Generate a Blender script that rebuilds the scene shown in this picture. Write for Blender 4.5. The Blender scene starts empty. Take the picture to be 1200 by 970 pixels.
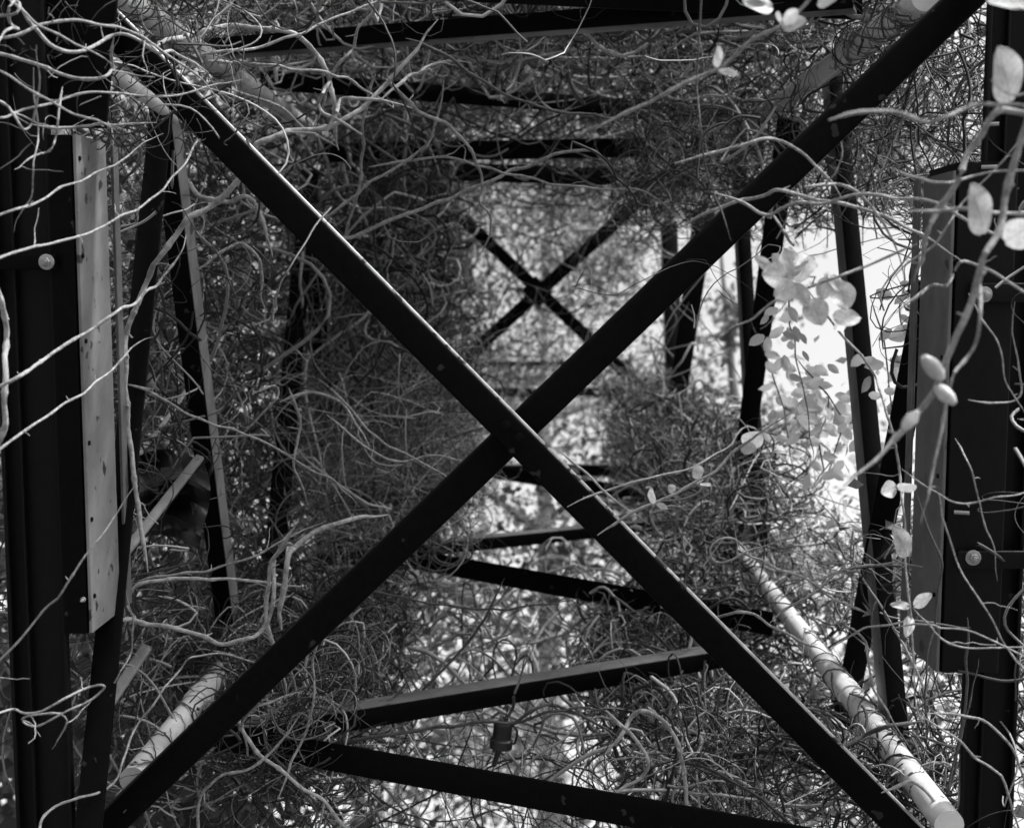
import bpy, math, random
import numpy as np
from mathutils import Matrix, Vector

# ------------------------------------------------------------------ camera, sky, sun, exposure
sc = bpy.context.scene
col = sc.collection
random.seed(4); rng = np.random.default_rng(4)
ALPHA = math.radians(30)            # the truss climbs away from the viewer
EYE = np.array([0.0, 0.0, 1.6])
FPX = 1500.0                        # focal length in pixels of the 1200 px wide photograph
PSI = math.atan(25 / 1500); THE = math.atan(153 / 1500)
def rx(a): c, s = math.cos(a), math.sin(a); return np.array([[1, 0, 0], [0, c, -s], [0, s, c]])
def rz(a): c, s = math.cos(a), math.sin(a); return np.array([[c, -s, 0], [s, c, 0], [0, 0, 1]])
CB = rz(PSI) @ rx(-THE)
CR, CF, CU = CB[:, 0], CB[:, 1], CB[:, 2]       # camera right, forward, up in the truss frame
RA = rx(ALPHA)
def W(p): return np.asarray(p, float) @ RA.T + EYE          # truss frame -> world
def ray(px, py): return CF + (px - 600) / FPX * CR - (py - 485) / FPX * CU
def at(px, py, y):                                           # point of the truss frame at distance y
    r = ray(px, py); return r * (y / r[1])
def on_x(px, py, x): r = ray(px, py); return r * (x / r[0])  # on a side wall of the truss
def on_z(px, py, z): r = ray(px, py); return r * (z / r[2])  # on the floor or ceiling plane

cam = bpy.data.cameras.new('camera'); camo = bpy.data.objects.new('camera', cam); col.objects.link(camo)
cam.sensor_fit = 'HORIZONTAL'; cam.sensor_width = 36; cam.lens = 36 * FPX / 1200
M3 = RA @ np.stack([CR, CU, -CF], 1)
mw = Matrix.Identity(4)
for i in range(3):
    for j in range(3): mw[i][j] = M3[i, j]
    mw[i][3] = EYE[i]
camo.matrix_world = mw
cam.clip_start = 0.05; cam.clip_end = 1000
cam.dof.use_dof = True; cam.dof.focus_distance = 2.5; cam.dof.aperture_fstop = 4.2
sc.camera = camo

SUN_AZ, SUN_EL = math.radians(112), math.radians(56)          # azimuth clockwise from +Y
world = bpy.data.worlds.new('World'); sc.world = world; world.use_nodes = True
wn = world.node_tree.nodes; wl = world.node_tree.links
bg = wn['Background']
sky = wn.new('ShaderNodeTexSky'); sky.sky_type = 'NISHITA'; sky.sun_disc = False
sky.sun_elevation = SUN_EL; sky.sun_rotation = SUN_AZ; sky.dust_density = 4.0; sky.air_density = 1.5
bw = wn.new('ShaderNodeRGBToBW')                              # the photograph is black and white
wl.new(sky.outputs[0], bw.inputs[0]); wl.new(bw.outputs[0], bg.inputs[0]); bg.inputs[1].default_value = 0.14
sl = bpy.data.lights.new('sun', 'SUN'); sl.energy = 3.0; sl.angle = math.radians(5); sl.color = (1, 1, 1)
so = bpy.data.objects.new('sun', sl); col.objects.link(so)
sd = Vector((math.sin(SUN_AZ) * math.cos(SUN_EL), math.cos(SUN_AZ) * math.cos(SUN_EL), math.sin(SUN_EL)))
so.rotation_euler = sd.to_track_quat('Z', 'Y').to_euler(); so.location = (20, 5, 30)
sc.view_settings.view_transform = 'Standard'; sc.view_settings.look = 'None'
sc.view_settings.gamma = 1; sc.view_settings.use_curve_mapping = False
sc.view_settings.exposure = 1.3
sc.render.engine = 'CYCLES'
sc.cycles.max_bounces = 4; sc.cycles.diffuse_bounces = 2; sc.cycles.use_adaptive_sampling = True; sc.cycles.adaptive_threshold = 0.02; sc.cycles.glossy_bounces = 2
sc.cycles.transmission_bounces = 3; sc.cycles.transparent_max_bounces = 6
sc.cycles.use_denoising = True; sc.cycles.debug_use_spatial_splits = True

# ------------------------------------------------------------------ materials (all grey: the photograph has no colour)
def mat(name, lo, hi, rough=0.6, scale=30.0, bump=0.2, stretch=(1, 1, 1), metal=0.0, tone=None, transl=0.0, chips=None, spec=0.5, detail=6, veins=False):
    m = bpy.data.materials.new(name); m.use_nodes = True
    n, l = m.node_tree.nodes, m.node_tree.links
    b = n['Principled BSDF']; b.inputs['Roughness'].default_value = rough; b.inputs['Metallic'].default_value = metal
    b.inputs['Specular IOR Level'].default_value = spec
    tc = n.new('ShaderNodeTexCoord'); mp = n.new('ShaderNodeMapping'); mp.inputs['Scale'].default_value = stretch
    l.new(tc.outputs['Object'], mp.inputs[0])
    nz = n.new('ShaderNodeTexNoise'); nz.inputs['Scale'].default_value = scale; nz.inputs['Detail'].default_value = detail
    nz.inputs['Roughness'].default_value = 0.65
    l.new(mp.outputs[0], nz.inputs['Vector'])
    r = n.new('ShaderNodeValToRGB'); r.color_ramp.elements[0].position = 0.3; r.color_ramp.elements[1].position = 0.72
    r.color_ramp.elements[0].color = (lo, lo, lo, 1); r.color_ramp.elements[1].color = (hi, hi, hi, 1)
    l.new(nz.outputs['Fac'], r.inputs[0])
    c = r.outputs[0]
    if tone:                                                 # each stem or leaf has a tone of its own
        a = n.new('ShaderNodeAttribute'); a.attribute_name = tone
        mx = n.new('ShaderNodeMix'); mx.data_type = 'RGBA'; mx.blend_type = 'MULTIPLY'; mx.inputs[0].default_value = 1
        l.new(c, mx.inputs[6]); l.new(a.outputs['Color'], mx.inputs[7]); c = mx.outputs[2]
    if chips:                                                # chipped paint: dark spots with a shape of their own
        v = n.new('ShaderNodeTexNoise'); v.inputs['Scale'].default_value = chips[0]; v.inputs['Detail'].default_value = 5
        mp2 = n.new('ShaderNodeMapping'); mp2.inputs['Scale'].default_value = chips[3] if len(chips) > 3 else (1, 1, 1)
        l.new(tc.outputs['Object'], mp2.inputs[0]); l.new(mp2.outputs[0], v.inputs['Vector'])
        r2 = n.new('ShaderNodeValToRGB'); r2.color_ramp.elements[0].position = chips[1]; r2.color_ramp.elements[1].position = chips[1] + 0.02
        r2.color_ramp.elements[0].color = (0, 0, 0, 1); r2.color_ramp.elements[1].color = (1, 1, 1, 1)
        l.new(v.outputs['Fac'], r2.inputs[0])
        mx = n.new('ShaderNodeMix'); mx.data_type = 'RGBA'; mx.inputs[7].default_value = (chips[2],) * 3 + (1,)
        l.new(r2.outputs[0], mx.inputs[0]); l.new(c, mx.inputs[6]); c = mx.outputs[2]
    if veins:                                                # midrib and side veins of a leaf blade (object space: y along the blade)
        sx = n.new('ShaderNodeSeparateXYZ'); l.new(tc.outputs['Object'], sx.inputs[0])
        def mth(op, a, k=None, k2=None):
            q = n.new('ShaderNodeMath'); q.operation = op
            for idx, val in enumerate((a, k, k2)):
                if val is None: continue
                if isinstance(val, (int, float)): q.inputs[idx].default_value = val
                else: l.new(val, q.inputs[idx])
            return q.outputs[0]
        ax = mth('ABSOLUTE', sx.outputs[0]); sw = mth('SINE', mth('MULTIPLY', mth('SUBTRACT', sx.outputs[1], mth('MULTIPLY', ax, .9)), 44.0))
        side = mth('MULTIPLY', mth('GREATER_THAN', sw, .9), .35); rib = mth('MULTIPLY', mth('LESS_THAN', ax, .014), .5)
        mx = n.new('ShaderNodeMix'); mx.data_type = 'RGBA'; mx.inputs[7].default_value = (.16, .16, .16, 1)
        l.new(mth('MAXIMUM', side, rib), mx.inputs[0]); l.new(c, mx.inputs[6]); c = mx.outputs[2]
    l.new(c, b.inputs['Base Color'])
    if bump:
        bp = n.new('ShaderNodeBump'); bp.inputs['Strength'].default_value = bump; bp.inputs['Distance'].default_value = 0.004
        l.new(nz.outputs['Fac'], bp.inputs['Height']); l.new(bp.outputs[0], b.inputs['Normal'])
    if transl:
        t = n.new('ShaderNodeBsdfTranslucent'); l.new(c, t.inputs[0])
        ms = n.new('ShaderNodeMixShader'); ms.inputs[0].default_value = transl
        l.new(b.outputs[0], ms.inputs[1]); l.new(t.outputs[0], ms.inputs[2]); l.new(ms.outputs[0], n['Material Output'].inputs[0])
    return m
BLACK = mat('black_steel_paint', 0.0012, 0.003, 0.45, 60, 0.12, chips=(25, 0.69, 0.025), spec=.06)
POSTM = mat('post_paint', 0.0015, 0.004, 0.5, 20, 0.1, stretch=(4, 4, 0.5), chips=(30, 0.72, 0.03), spec=.15)
PALE = mat('worn_pale_paint', 0.07, 0.2, 0.5, 7, 0.2, stretch=(1.5, 1.5, 0.8), chips=(30, 0.645, 0.012, (1, 1, .8)), detail=10)
GREY = mat('galvanised_leg', 0.06, 0.12, 0.5, 18, 0.15, chips=(20, 0.68, 0.03))
PIPE = mat('white_pipe_paint', 0.5, 0.7, 0.22, 14, 0.08, chips=(26, 0.66, 0.07))
LITEDGE = mat('painted_lit_edge', 0.22, 0.5, 0.4, 40, 0.3, chips=(24, 0.6, 0.03))  # edge highlight painted as pale colour, with dark chips
BOLT = mat('zinc_bolt', 0.2, 0.36, 0.4, 80, 0.2, metal=0.3)
BARK = mat('pale_vine_bark', 0.1, 0.36, 0.8, 120, 0.8, stretch=(1, 1, 1))
BARKD = mat('dark_vine_bark', 0.03, 0.08, 0.85, 120, 0.7)
WOOD = mat('thick_vine_bark', 0.14, 0.42, 0.85, 70, 1.0)
TANG = mat('tangle_stems', 0.8, 1.0, 0.8, 60, 0.0, tone='tone')
LEAFM = mat('pale_leaf', 0.32, 0.58, 0.5, 5, 0.3, transl=0.4, veins=True)
BUDM = mat('pale_bud', 0.35, 0.55, 0.5, 60, 0.3, transl=0.2)
LEAFT = mat('thin_leaf', 0.75, 1.0, 0.6, 30, 0.0, tone='tone', transl=0.55)
CROWN = mat('crown_leaf', 0.75, 1.0, 0.6, 12, 0.0, tone='tone', transl=0.5)
TRUNK = mat('tree_bark', 0.05, 0.13, 0.9, 20, 1.0, stretch=(1, 1, 0.3))
SOIL = mat('leaf_litter', 0.04, 0.14, 0.95, 6, 0.8)
SHEET = mat('dark_sheet', 0.006, 0.015, 0.3, 10, 0.1)
CAPM = mat('dark_metal_cap', 0.005, 0.03, 0.35, 30, 0.1, metal=0.4)

# ------------------------------------------------------------------ mesh helpers
def mesh_obj(name, V, F, m, parent=None, loc=None, smooth=True, tone=None):
    """V: world points; the object's origin is loc (or its parent's), one mesh per object"""
    V = np.asarray(V, np.float32); F = np.asarray(F, np.int32)
    me = bpy.data.meshes.new(name)
    pl = np.array(parent['_o']) if parent is not None else np.zeros(3)
    o_ = np.array(loc) if loc is not None else (pl if parent is not None else V.mean(0))
    Vl = (V - o_).astype(np.float32)
    k = F.shape[1]
    me.vertices.add(len(Vl)); me.vertices.foreach_set('co', Vl.ravel())
    me.loops.add(F.size); me.loops.foreach_set('vertex_index', F.ravel())
    me.polygons.add(len(F)); me.polygons.foreach_set('loop_start', np.arange(0, F.size, k, dtype=np.int32))
    me.polygons.foreach_set('use_smooth', np.full(len(F), smooth))
    me.update(calc_edges=True)
    if tone is not None:
        a = me.attributes.new('tone', 'FLOAT_COLOR', 'POINT')
        t = np.repeat(np.asarray(tone, np.float32)[:, None], 4, 1); t[:, 3] = 1
        a.data.foreach_set('color', t.ravel())
    me.materials.append(m)
    o = bpy.data.objects.new(name, me); col.objects.link(o)
    if parent is not None: o.parent = parent
    o.location = o_ - pl; o['_o'] = [float(x) for x in o_]
    return o
def tag(o, label, cat=None, group=None, kind=None):
    o['label'] = label
    if cat: o['category'] = cat
    if group: o['group'] = group
    if kind: o['kind'] = kind
    return o
def empty(name, loc):
    o = bpy.data.objects.new(name, None); col.objects.link(o); o.location = loc; o['_o'] = [float(x) for x in loc]
    o.empty_display_size = 0.1
    return o
class MB:
    def __init__(s): s.V = []; s.F = []; s.n = 0
    def add(s, V, F): s.V.append(np.asarray(V, float)); s.F.append(np.asarray(F) + s.n); s.n += len(V)
    def build(s, name, m, parent=None, loc=None, smooth=False, tone=None):
        return mesh_obj(name, np.concatenate(s.V), np.concatenate(s.F), m, parent, loc, smooth, tone)
QB = np.array([[0, 1, 2, 3], [7, 6, 5, 4], [0, 4, 5, 1], [1, 5, 6, 2], [2, 6, 7, 3], [3, 7, 4, 0]])
def prism(prof, P0, P1, u, v):
    """sweep a closed profile [(a,b)..] (along u and v) from P0 to P1, quads with fan-free caps"""
    prof = np.asarray(prof, float); n = len(prof)
    A = P0 + prof[:, :1] * u + prof[:, 1:] * v; B = P1 + prof[:, :1] * u + prof[:, 1:] * v
    V = np.concatenate([A, B, [A.mean(0)], [B.mean(0)]])
    F = []
    for i in range(n):
        j = (i + 1) % n
        F.append([i, j, n + j, n + i])
    for i in range(0, n):
        j = (i + 1) % n
        F.append([2 * n, j, i, i]); F.append([2 * n + 1, n + i, n + j, n + j])
    return V, F
def fixquads(F): return F
def roundrect(w, h, r, seg=3):
    out = []
    for cx, cy, a0 in ((w / 2 - r, h / 2 - r, 0), (-w / 2 + r, h / 2 - r, 90), (-w / 2 + r, -h / 2 + r, 180), (w / 2 - r, -h / 2 + r, 270)):
        for k in range(seg + 1):
            a = math.radians(a0 + 90 * k / seg); out.append((cx + r * math.cos(a), cy + r * math.sin(a)))
    return out
def norm(v): v = np.asarray(v, float); return v / np.linalg.norm(v)
def beam(name, P0, P1, w, t, m, parent, facing=(0, -1, 0), r=0.006, roll=0.0):
    """rectangular bar with rounded edges between two truss-frame points; w across, t along facing"""
    P0, P1 = np.asarray(P0, float), np.asarray(P1, float)
    d = norm(P1 - P0); f = norm(np.asarray(facing, float) - np.dot(facing, d) * d); s = np.cross(d, f)
    V, F = prism(roundrect(w, t, min(r, t * .49, w * .49)), P0, P1, s, f)
    return poly_obj(name, W(V), F, m, parent)
def poly_obj(name, V, F, m, parent=None, loc=None, smooth=True):
    """mixed tris and quads (a repeated last index marks a triangle)"""
    me = bpy.data.meshes.new(name)
    pl = np.array(parent['_o']) if parent is not None else np.zeros(3)
    o_ = np.array(loc) if loc is not None else (pl if parent is not None else np.mean(V, 0))
    FF = [tuple(f[:3]) if len(f) == 4 and f[2] == f[3] else tuple(f) for f in F]
    me.from_pydata((np.asarray(V) - o_).tolist(), [], FF); me.update()
    try:
        me.polygons.foreach_set('use_smooth', [smooth] * len(me.polygons)); me.set_sharp_from_angle(angle=math.radians(40))
    except Exception: pass
    me.materials.append(m)
    o = bpy.data.objects.new(name, me); col.objects.link(o)
    if parent is not None: o.parent = parent
    o.location = o_ - pl; o['_o'] = [float(x) for x in o_]
    return o
def angle_bar(name, P0, P1, n, leg, parent, flip=False, t=0.008, flange=GREY, web=BLACK, legb=None):
    """L section: a web facing the viewer and a flange lying in the wall. n points to the truss axis."""
    P0, P1 = np.asarray(P0, float), np.asarray(P1, float); n = norm(n)
    d = norm(P1 - P0); s = norm(np.cross(n, d)); s = s if s[1] > 0 else -s
    a = n * (leg if flip else -leg)
    c = a / 2
    V, F = prism(roundrect(leg, t, .003, 2), P0 + c, P1 + c, norm(a), s)
    w = poly_obj(name, W(V), F, web, parent)
    lb = legb or leg
    off = s * (lb / 2 + t / 2 + .001) + n * (-t / 2 if not flip else t / 2)
    V, F = prism(roundrect(lb, t, .003, 2), P0 + off, P1 + off, s, n)
    poly_obj('flange', W(V), F, flange, w)
    return w
def smooth_path(P, per=6):
    P = np.asarray(P, float)
    if len(P) == 2: P = np.stack([P[0], P[0] * .67 + P[1] * .33, P[0] * .33 + P[1] * .67, P[1]])
    Q = np.concatenate([[2 * P[0] - P[1]], P, [2 * P[-1] - P[-2]]]); out = []
    for i in range(1, len(Q) - 2):
        for k in range(per):
            t = k / per; a, b, c, d = Q[i - 1], Q[i], Q[i + 1], Q[i + 2]
            out.append(.5 * ((2 * b) + (-a + c) * t + (2 * a - 5 * b + 4 * c - d) * t * t + (-a + 3 * b - 3 * c + d) * t ** 3))
    out.append(P[-1]); return np.array(out)
def tubes(P, R, k=3):
    """P (M,N,3) paths, R (M,N) radii -> verts, quads"""
    M, N, _ = P.shape
    T = np.gradient(P, axis=1); T /= np.linalg.norm(T, axis=2, keepdims=True) + 1e-9
    ref = np.zeros_like(T); ref[...] = (0.31, 0.17, 0.93)
    U = np.cross(T, ref); U /= np.linalg.norm(U, axis=2, keepdims=True) + 1e-9
    Vv = np.cross(T, U)
    a = np.arange(k) * 2 * np.pi / k
    ring = P[:, :, None] + R[:, :, None, None] * (np.cos(a)[:, None] * U[:, :, None] + np.sin(a)[:, None] * Vv[:, :, None])
    V = ring.reshape(-1, 3)
    i, j, q = np.meshgrid(np.arange(M), np.arange(N - 1), np.arange(k), indexing='ij')
    b = (i * N + j) * k; q2 = (q + 1) % k
    F = np.stack([b + q, b + q2, b + k + q2, b + k + q], -1).reshape(-1, 4)
    return V, F
def tube(path, r, k=8, close=True):
    V, F = tubes(np.asarray(path)[None], np.asarray(r)[None], k)
    if close:                                             # pinch the ends shut with a point
        n = len(path); V = np.concatenate([V, [path[0]], [path[-1]]]); e = len(V) - 2
        F = [list(f) for f in F]
        for q in range(k):
            F.append([e, (q + 1) % k, q, q]); b = (n - 1) * k; F.append([e + 1, b + q, b + (q + 1) % k, b + (q + 1) % k])
    return V, F
def lathe(prof, base, axis, seg=16):
    """prof [(radius, height)] about axis"""
    axis = norm(axis); u = norm(np.cross(axis, (0.3, 0.9, 0.21))); v = np.cross(axis, u)
    V = []; F = []
    for r, h in prof:
        for k in range(seg):
            a = 2 * math.pi * k / seg; V.append(base + axis * h + r * (math.cos(a) * u + math.sin(a) * v))
    for i in range(len(prof) - 1):
        for k in range(seg):
            k2 = (k + 1) % seg; F.append([i * seg + k, i * seg + k2, (i + 1) * seg + k2, (i + 1) * seg + k])
    return np.array(V), F

# ------------------------------------------------------------------ the setting: ground
XL, XR, ZT, ZB, YN = -0.79, 0.72, 0.523, -0.976, 2.33     # truss walls, ceiling, floor and near end (truss frame)
gn = 40; gx, gy = np.meshgrid(np.linspace(-1, 1, gn), np.linspace(-1, 1, gn))
gx = np.sign(gx) * np.abs(gx) ** 2.2 * 300; gy = np.sign(gy) * np.abs(gy) ** 2.2 * 300
gz = 0.12 * np.sin(gx * .7) * np.cos(gy * .6) - .1
gv = np.stack([gx, gy, gz], -1).reshape(-1, 3)
gf = [[i * gn + j, i * gn + j + 1, (i + 1) * gn + j + 1, (i + 1) * gn + j] for i in range(gn - 1) for j in range(gn - 1)]
o = mesh_obj('ground', gv, gf, SOIL, loc=(0, 0, 0)); tag(o, 'dark ground of leaf litter below the truss', kind='structure')

# ------------------------------------------------------------------ the steel truss
truss = empty('steel_truss', W((0, YN, ZB)))
tag(truss, 'black steel lattice truss with pale pipe chords and crossed end braces, overgrown by vines', 'truss')
CHORDS = ((XL - .005, ZT + .025), (XR, ZT), (XL, ZB), (XR + .02, ZB + .02))
for x, z in CHORDS:
    n = 60; ys = np.linspace(YN - (.13 if x > 0 and z < 0 else -.1), 13, n)
    V, F = tube(np.stack([np.full(n, x), ys, np.full(n, z)], 1), np.full(n, .0265), 18)
    ch = poly_obj('chord', W(V), F, PIPE, truss)
    for yj in (2.93, 4.6, 6.3, 8.0):
        V, F = lathe([(.0267, -.03), (.031, -.029), (.031, .029), (.0267, .03)], np.array([x, yj + (.05 if z > 0 else 0), z]), (0, 1, 0), 18)
        poly_obj('collar', W(V), F, PIPE, ch)
beam('corner_strut', at(80, 48, 2.55), at(206, 138, 2.8), .03, .03, PIPE, truss, r=.014)
# crossed braces of the near end
beam('end_brace', at(118, 19, YN + .01), at(1075, 987, YN + .01), .056, .05, BLACK, truss, r=.006)
rimd = norm(at(1075, 987, YN) - at(118, 19, YN)); rimu = np.cross(rimd, (0, -1, 0)); rimu = rimu if rimu[2] > 0 else -rimu
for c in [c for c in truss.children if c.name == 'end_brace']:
    q = rimu * .028 + np.array([0, -.019, 0])
    beam('edge_bar', at(121, 22, YN + .01) + q, at(1073, 985, YN + .01) + q, .008, .008, LITEDGE, c, r=.004)  # added pale strip stands in for light caught along the upper edge
beam('end_brace', at(118, 975, YN + .065), at(1150, -20, YN + .065), .059, .05, BLACK, truss, r=.006)
for px, py in ((592, 499), (608, 514)):
    V, F = lathe([(0, .0), (.011, .0), (.011, .006), (.007, .007), (.007, .013), (0, .014)], at(px, py, YN - .02), (0, -1, 0), 12)
    poly_obj('bolt', W(V), F, BLACK, truss)
# crossed braces inside the truss, with a gusset plate
YF = 7.4
fb = beam('inner_brace', at(470, 187, YF), at(780, 482, YF), .07, .05, BLACK, truss)
beam('inner_brace', at(466, 492, YF + .06), at(800, 190, YF + .06), .075, .05, BLACK, truss)
g = np.array([at(px, py, YF - .03) for px, py in ((610, 341), (627, 323), (648, 343), (630, 362))])
poly_obj('gusset_plate', W(np.concatenate([g, g + (0, .008, 0)])), QB.tolist(), BLACK, fb, smooth=False)
# zigzag bracing. left wall / right wall: corner line by two points; flip = web turned inwards
def sideb(x, a, b, leg, flip, fl=GREY): angle_bar('side_brace', on_x(*a, x), on_x(*b, x), (1 if x < 0 else -1, 0, 0), leg, truss, flip, flange=fl, legb=.075)
sideb(XL - .03, (183, 60), (86, 985), .05, True)
sideb(XL, (190, 55), (274, 735), .046, False, PALE)
sideb(XL - .03, (352, 200), (308, 668), .066, True)
sideb(XL, (372, 215), (398, 590), .07, False)
sideb(XL, (448, 240), (432, 560), .07, True)
sideb(XR + .06, (968, 60), (1046, 892), .042, False)
sideb(XR + .115, (1108, 330), (994, 884), .06, True)
sideb(XR + .03, (938, 140), (866, 660), .065, True)
sideb(XR, (858, 150), (884, 640), .045, False)
sideb(XR + .03, (838, 250), (793, 540), .09, True)
sideb(XR, (775, 260), (784, 520), .09, False)
def flatb(z, a, b, leg, flip, fl=GREY, nm='floor_brace'): angle_bar(nm, on_z(*a, z), on_z(*b, z), (0, 0, 1 if z < 0 else -1), leg, truss, flip, flange=fl, legb=.06)
flatb(ZB - .02, (262, 879), (1098, 1036), .06, True)
flatb(ZB + .03, (250, 859), (880, 757), .045, False)
flatb(ZB - .02, (385, 648), (905, 745), .07, True)
flatb(ZB + .03, (372, 650), (820, 605), .045, False)
flatb(ZB - .02, (455, 540), (818, 600), .07, True)
flatb(ZB, (480, 545), (776, 545), .06, False)
flatb(ZB - .02, (500, 466), (746, 464), .08, True)
flatb(ZB - .02, (512, 431), (740, 428), .07, True)
flatb(ZT + .13, (150, -52), (1010, -8), .06, True, nm='ceiling_brace')
flatb(ZT + .06, (216, 68), (1000, 10), .045, False, PALE, nm='ceiling_brace')
flatb(ZT + .13, (305, 82), (880, 128), .06, True, nm='ceiling_brace')
flatb(ZT, (380, 168), (840, 160), .07, True, nm='ceiling_brace')
flatb(ZT, (400, 186), (810, 200), .08, True, nm='ceiling_brace')

# ------------------------------------------------------------------ the two posts at the near end
def block(name, px0, px1, py0, py1, y0, y1, m, parent, r=.004):
    """upright member whose front face spans the given outline at distance y0 and runs back to y1"""
    cx = (px0 + px1) / 2
    A, B = at(cx, py0, y0), at(cx, py1, y0); A[0] = B[0] = (A[0] + B[0]) / 2
    w = (px1 - px0) / FPX * y0; off = np.array([0, (y1 - y0) / 2, 0])
    return beam(name, A + off, B + off, w, y1 - y0, m, parent, r=r)
def bolt_on(px, py, y, parent, k=1.0):
    c = at(px, py, y); V, F = lathe([(.0005, .0012), (.0135 * k, .001), (.0135 * k, .0032), (.012 * k, .004), (.0005, .0042)], c, (0, -1, 0), 24)   # washer
    V2, F2 = lathe([(.0082 * k, .004), (.0082 * k, .009), (.007 * k, .0102), (.0005, .0104)], c, (0, -1, 0), 6)                                  # hexagon head
    V3, F3 = lathe([(.004 * k, .0102), (.004 * k, .0145), (.0032 * k, .0152), (.0003, .0153)], c, (0, -1, 0), 10)                                # thread end
    F = F + [[x + len(V) for x in f] for f in F2] + [[x + len(V) + len(V2) for x in f] for f in F3]; V = np.concatenate([V, V2, V3])
    return poly_obj('bolt', W(V), F, BOLT, parent)
YP = 2.22
def post(side):
    L = side < 0
    base = at(40 if L else 1165, 1500, YP); g = empty('steel_post', W(base))
    c0, c1 = (14, 82) if L else (1128, 1192)
    web = block('web', c0, c1, -350, 1900, YP + .03, YP + .04, POSTM, g)
    for e in ((c0, c0 + 5), (c1 - 5, c1), (c0 + 22, c0 + 25)):
        block('rib', e[0], e[1], -350, 1900, YP + .012, YP + .029, POSTM, g, .003)
    # the bolted box on the inner side
    if L:
        bx = block('box_web', 64, 93, 158, 742, YP, YP + .17, BLACK, g)
        x = at(94, 450, YP)[0] + .004
        A, B = at(94, 157, YP), at(94, 741, YP)
        cheek, yb, fl = PALE, YP + .155, (YP + .205, YP + .198)
    else:
        bx = block('box_web', 1114, 1182, 190, 788, YP, YP + .17, POSTM, g)
        x = at(1113, 450, YP)[0] - .004
        A, B = at(1113, 200, YP), at(1113, 787, YP)
        cheek, yb, fl = GREY, YP + .165, (YP + .205, YP + .198)
    A[0] = B[0] = x; off = np.array([0, (yb - YP) / 2, 0])
    ck = beam('cheek_plate', A + off, B + off, yb - YP, .006, cheek, g, facing=(-side, 0, 0), r=.0015)
    for py in ((185, 300, 400, 520, 610, 700) if L else (212, 420, 560, 700)):
        for yy in ((.012,) if L else (.02,)):
            p = at(94 if L else 1113, py, YP); p[0] = x - side * .003; p[1] += yy + random.uniform(0, .004)
            V, F = lathe([(.0005, .003), (.004, .0028), (.0045, 0)], p, (-side, 0, 0), 8); poly_obj('rivet', W(V), F, BLACK, ck)
    q = .04 * side
    fo = np.array([0, fl[0] - YP, 0])
    Aq, Bq = A + fo, B + fo; Aq[0] = Bq[0] = x - side * .002
    beam('edge_strip', Aq, Bq, .03, .006, GREY, g, facing=(-side, 0, 0), r=.0015)
    plates = ((-20, 66, 298, 316, 55, 307),) if L else ((1122, 1240, 645, 666, 1140, 653), (1136, 1240, 332, 354, 1153, 345))
    for a, b, c, d, bx_, by_ in plates:
        P0, P1 = at(a, (c + d) / 2, YP - .012), at(b, (c + d) / 2, YP - .012)
        pl = beam('clamp_plate', P0, P1, (d - c) / FPX * YP, .008, BLACK if L else POSTM, g, r=.002)
        bolt_on(bx_, by_, YP - .0165, pl)
    if not L:
        for px, py in ((1150, 196), (1118, 600), (1152, 146)):
            P = at(px, py, YP - .005); V, F = tube(np.stack([P, P + (.012, -.004, 0), P + (.024, -.008, 0)]), np.array([.0035, .0035, .0035]), 8); poly_obj('bolt', W(V), F, BOLT, g)
    else:
        bolt_on(98, 702, YP - .002, g, .35)
        gp = np.array([at(px, py, YP + .045) for px, py in ((-30, -160), (150, -160), (124, 150), (-30, 150))])
        poly_obj('gusset_plate', W(np.concatenate([gp, gp + (0, .008, 0)])), QB.tolist(), BLACK, g, smooth=False)
    return g
tag(post(-1), 'black steel post at the left edge with a pale chipped cheek plate', 'post')
tag(post(1), 'black steel post at the right edge with two bolted clamp plates', 'post')

# pale struts and dark sheet behind the left post
for nm, a, b, ya, yb, w, lab in (('metal_strut', (143, 652), (234, 536), 2.55, 2.95, .022, 'pale straight strut slanting up right from behind the left post'),
                          ('metal_strut', (106, 856), (172, 758), 2.5, 2.8, .026, 'short pale strut low beside the left post, above the white pipe')):
    P0, P1 = at(*a, ya), at(*b, yb)
    g = empty(nm, W(P0)); beam('web', P0, P1, w, .012, PALE, g, r=.005); tag(g, lab, 'strut', 'pale struts by the left post')
    d_ = norm(P1 - P0); beam('edge_bar', P0 + (0, .02, -.008), P1 + (0, .02, -.008), .006, .03, BLACK, g, r=.002)
nu, nv = 26, 18; V = []
for j in range(nv):
    for i in range(nu):
        s, t = i / (nu - 1), j / (nv - 1)
        px = 158 + 82 * s + 6 * math.sin(5 * t); py = 545 + 100 * t - 22 * math.sin(2.4 * s + .4) + 8 * s
        V.append(at(px, py, 2.98 + .05 * math.sin(11 * t + 2 * s) + .03 * math.sin(9 * s - 5 * t) + .1 * t * -1))
V = np.array(V); F = [[j * nu + i, j * nu + i + 1, (j + 1) * nu + i + 1, (j + 1) * nu + i] for j in range(nv - 1) for i in range(nu - 1)]
V2 = np.concatenate([V, V + (0, .006, 0)]); nV = len(V)
F = F + [[nV + f[3], nV + f[2], nV + f[1], nV + f[0]] for f in F]
tag(poly_obj('crumpled_sheet', W(V2), F, SHEET), 'dark wrinkled sheet wedged behind the pale strut on the left', 'sheet')

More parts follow.
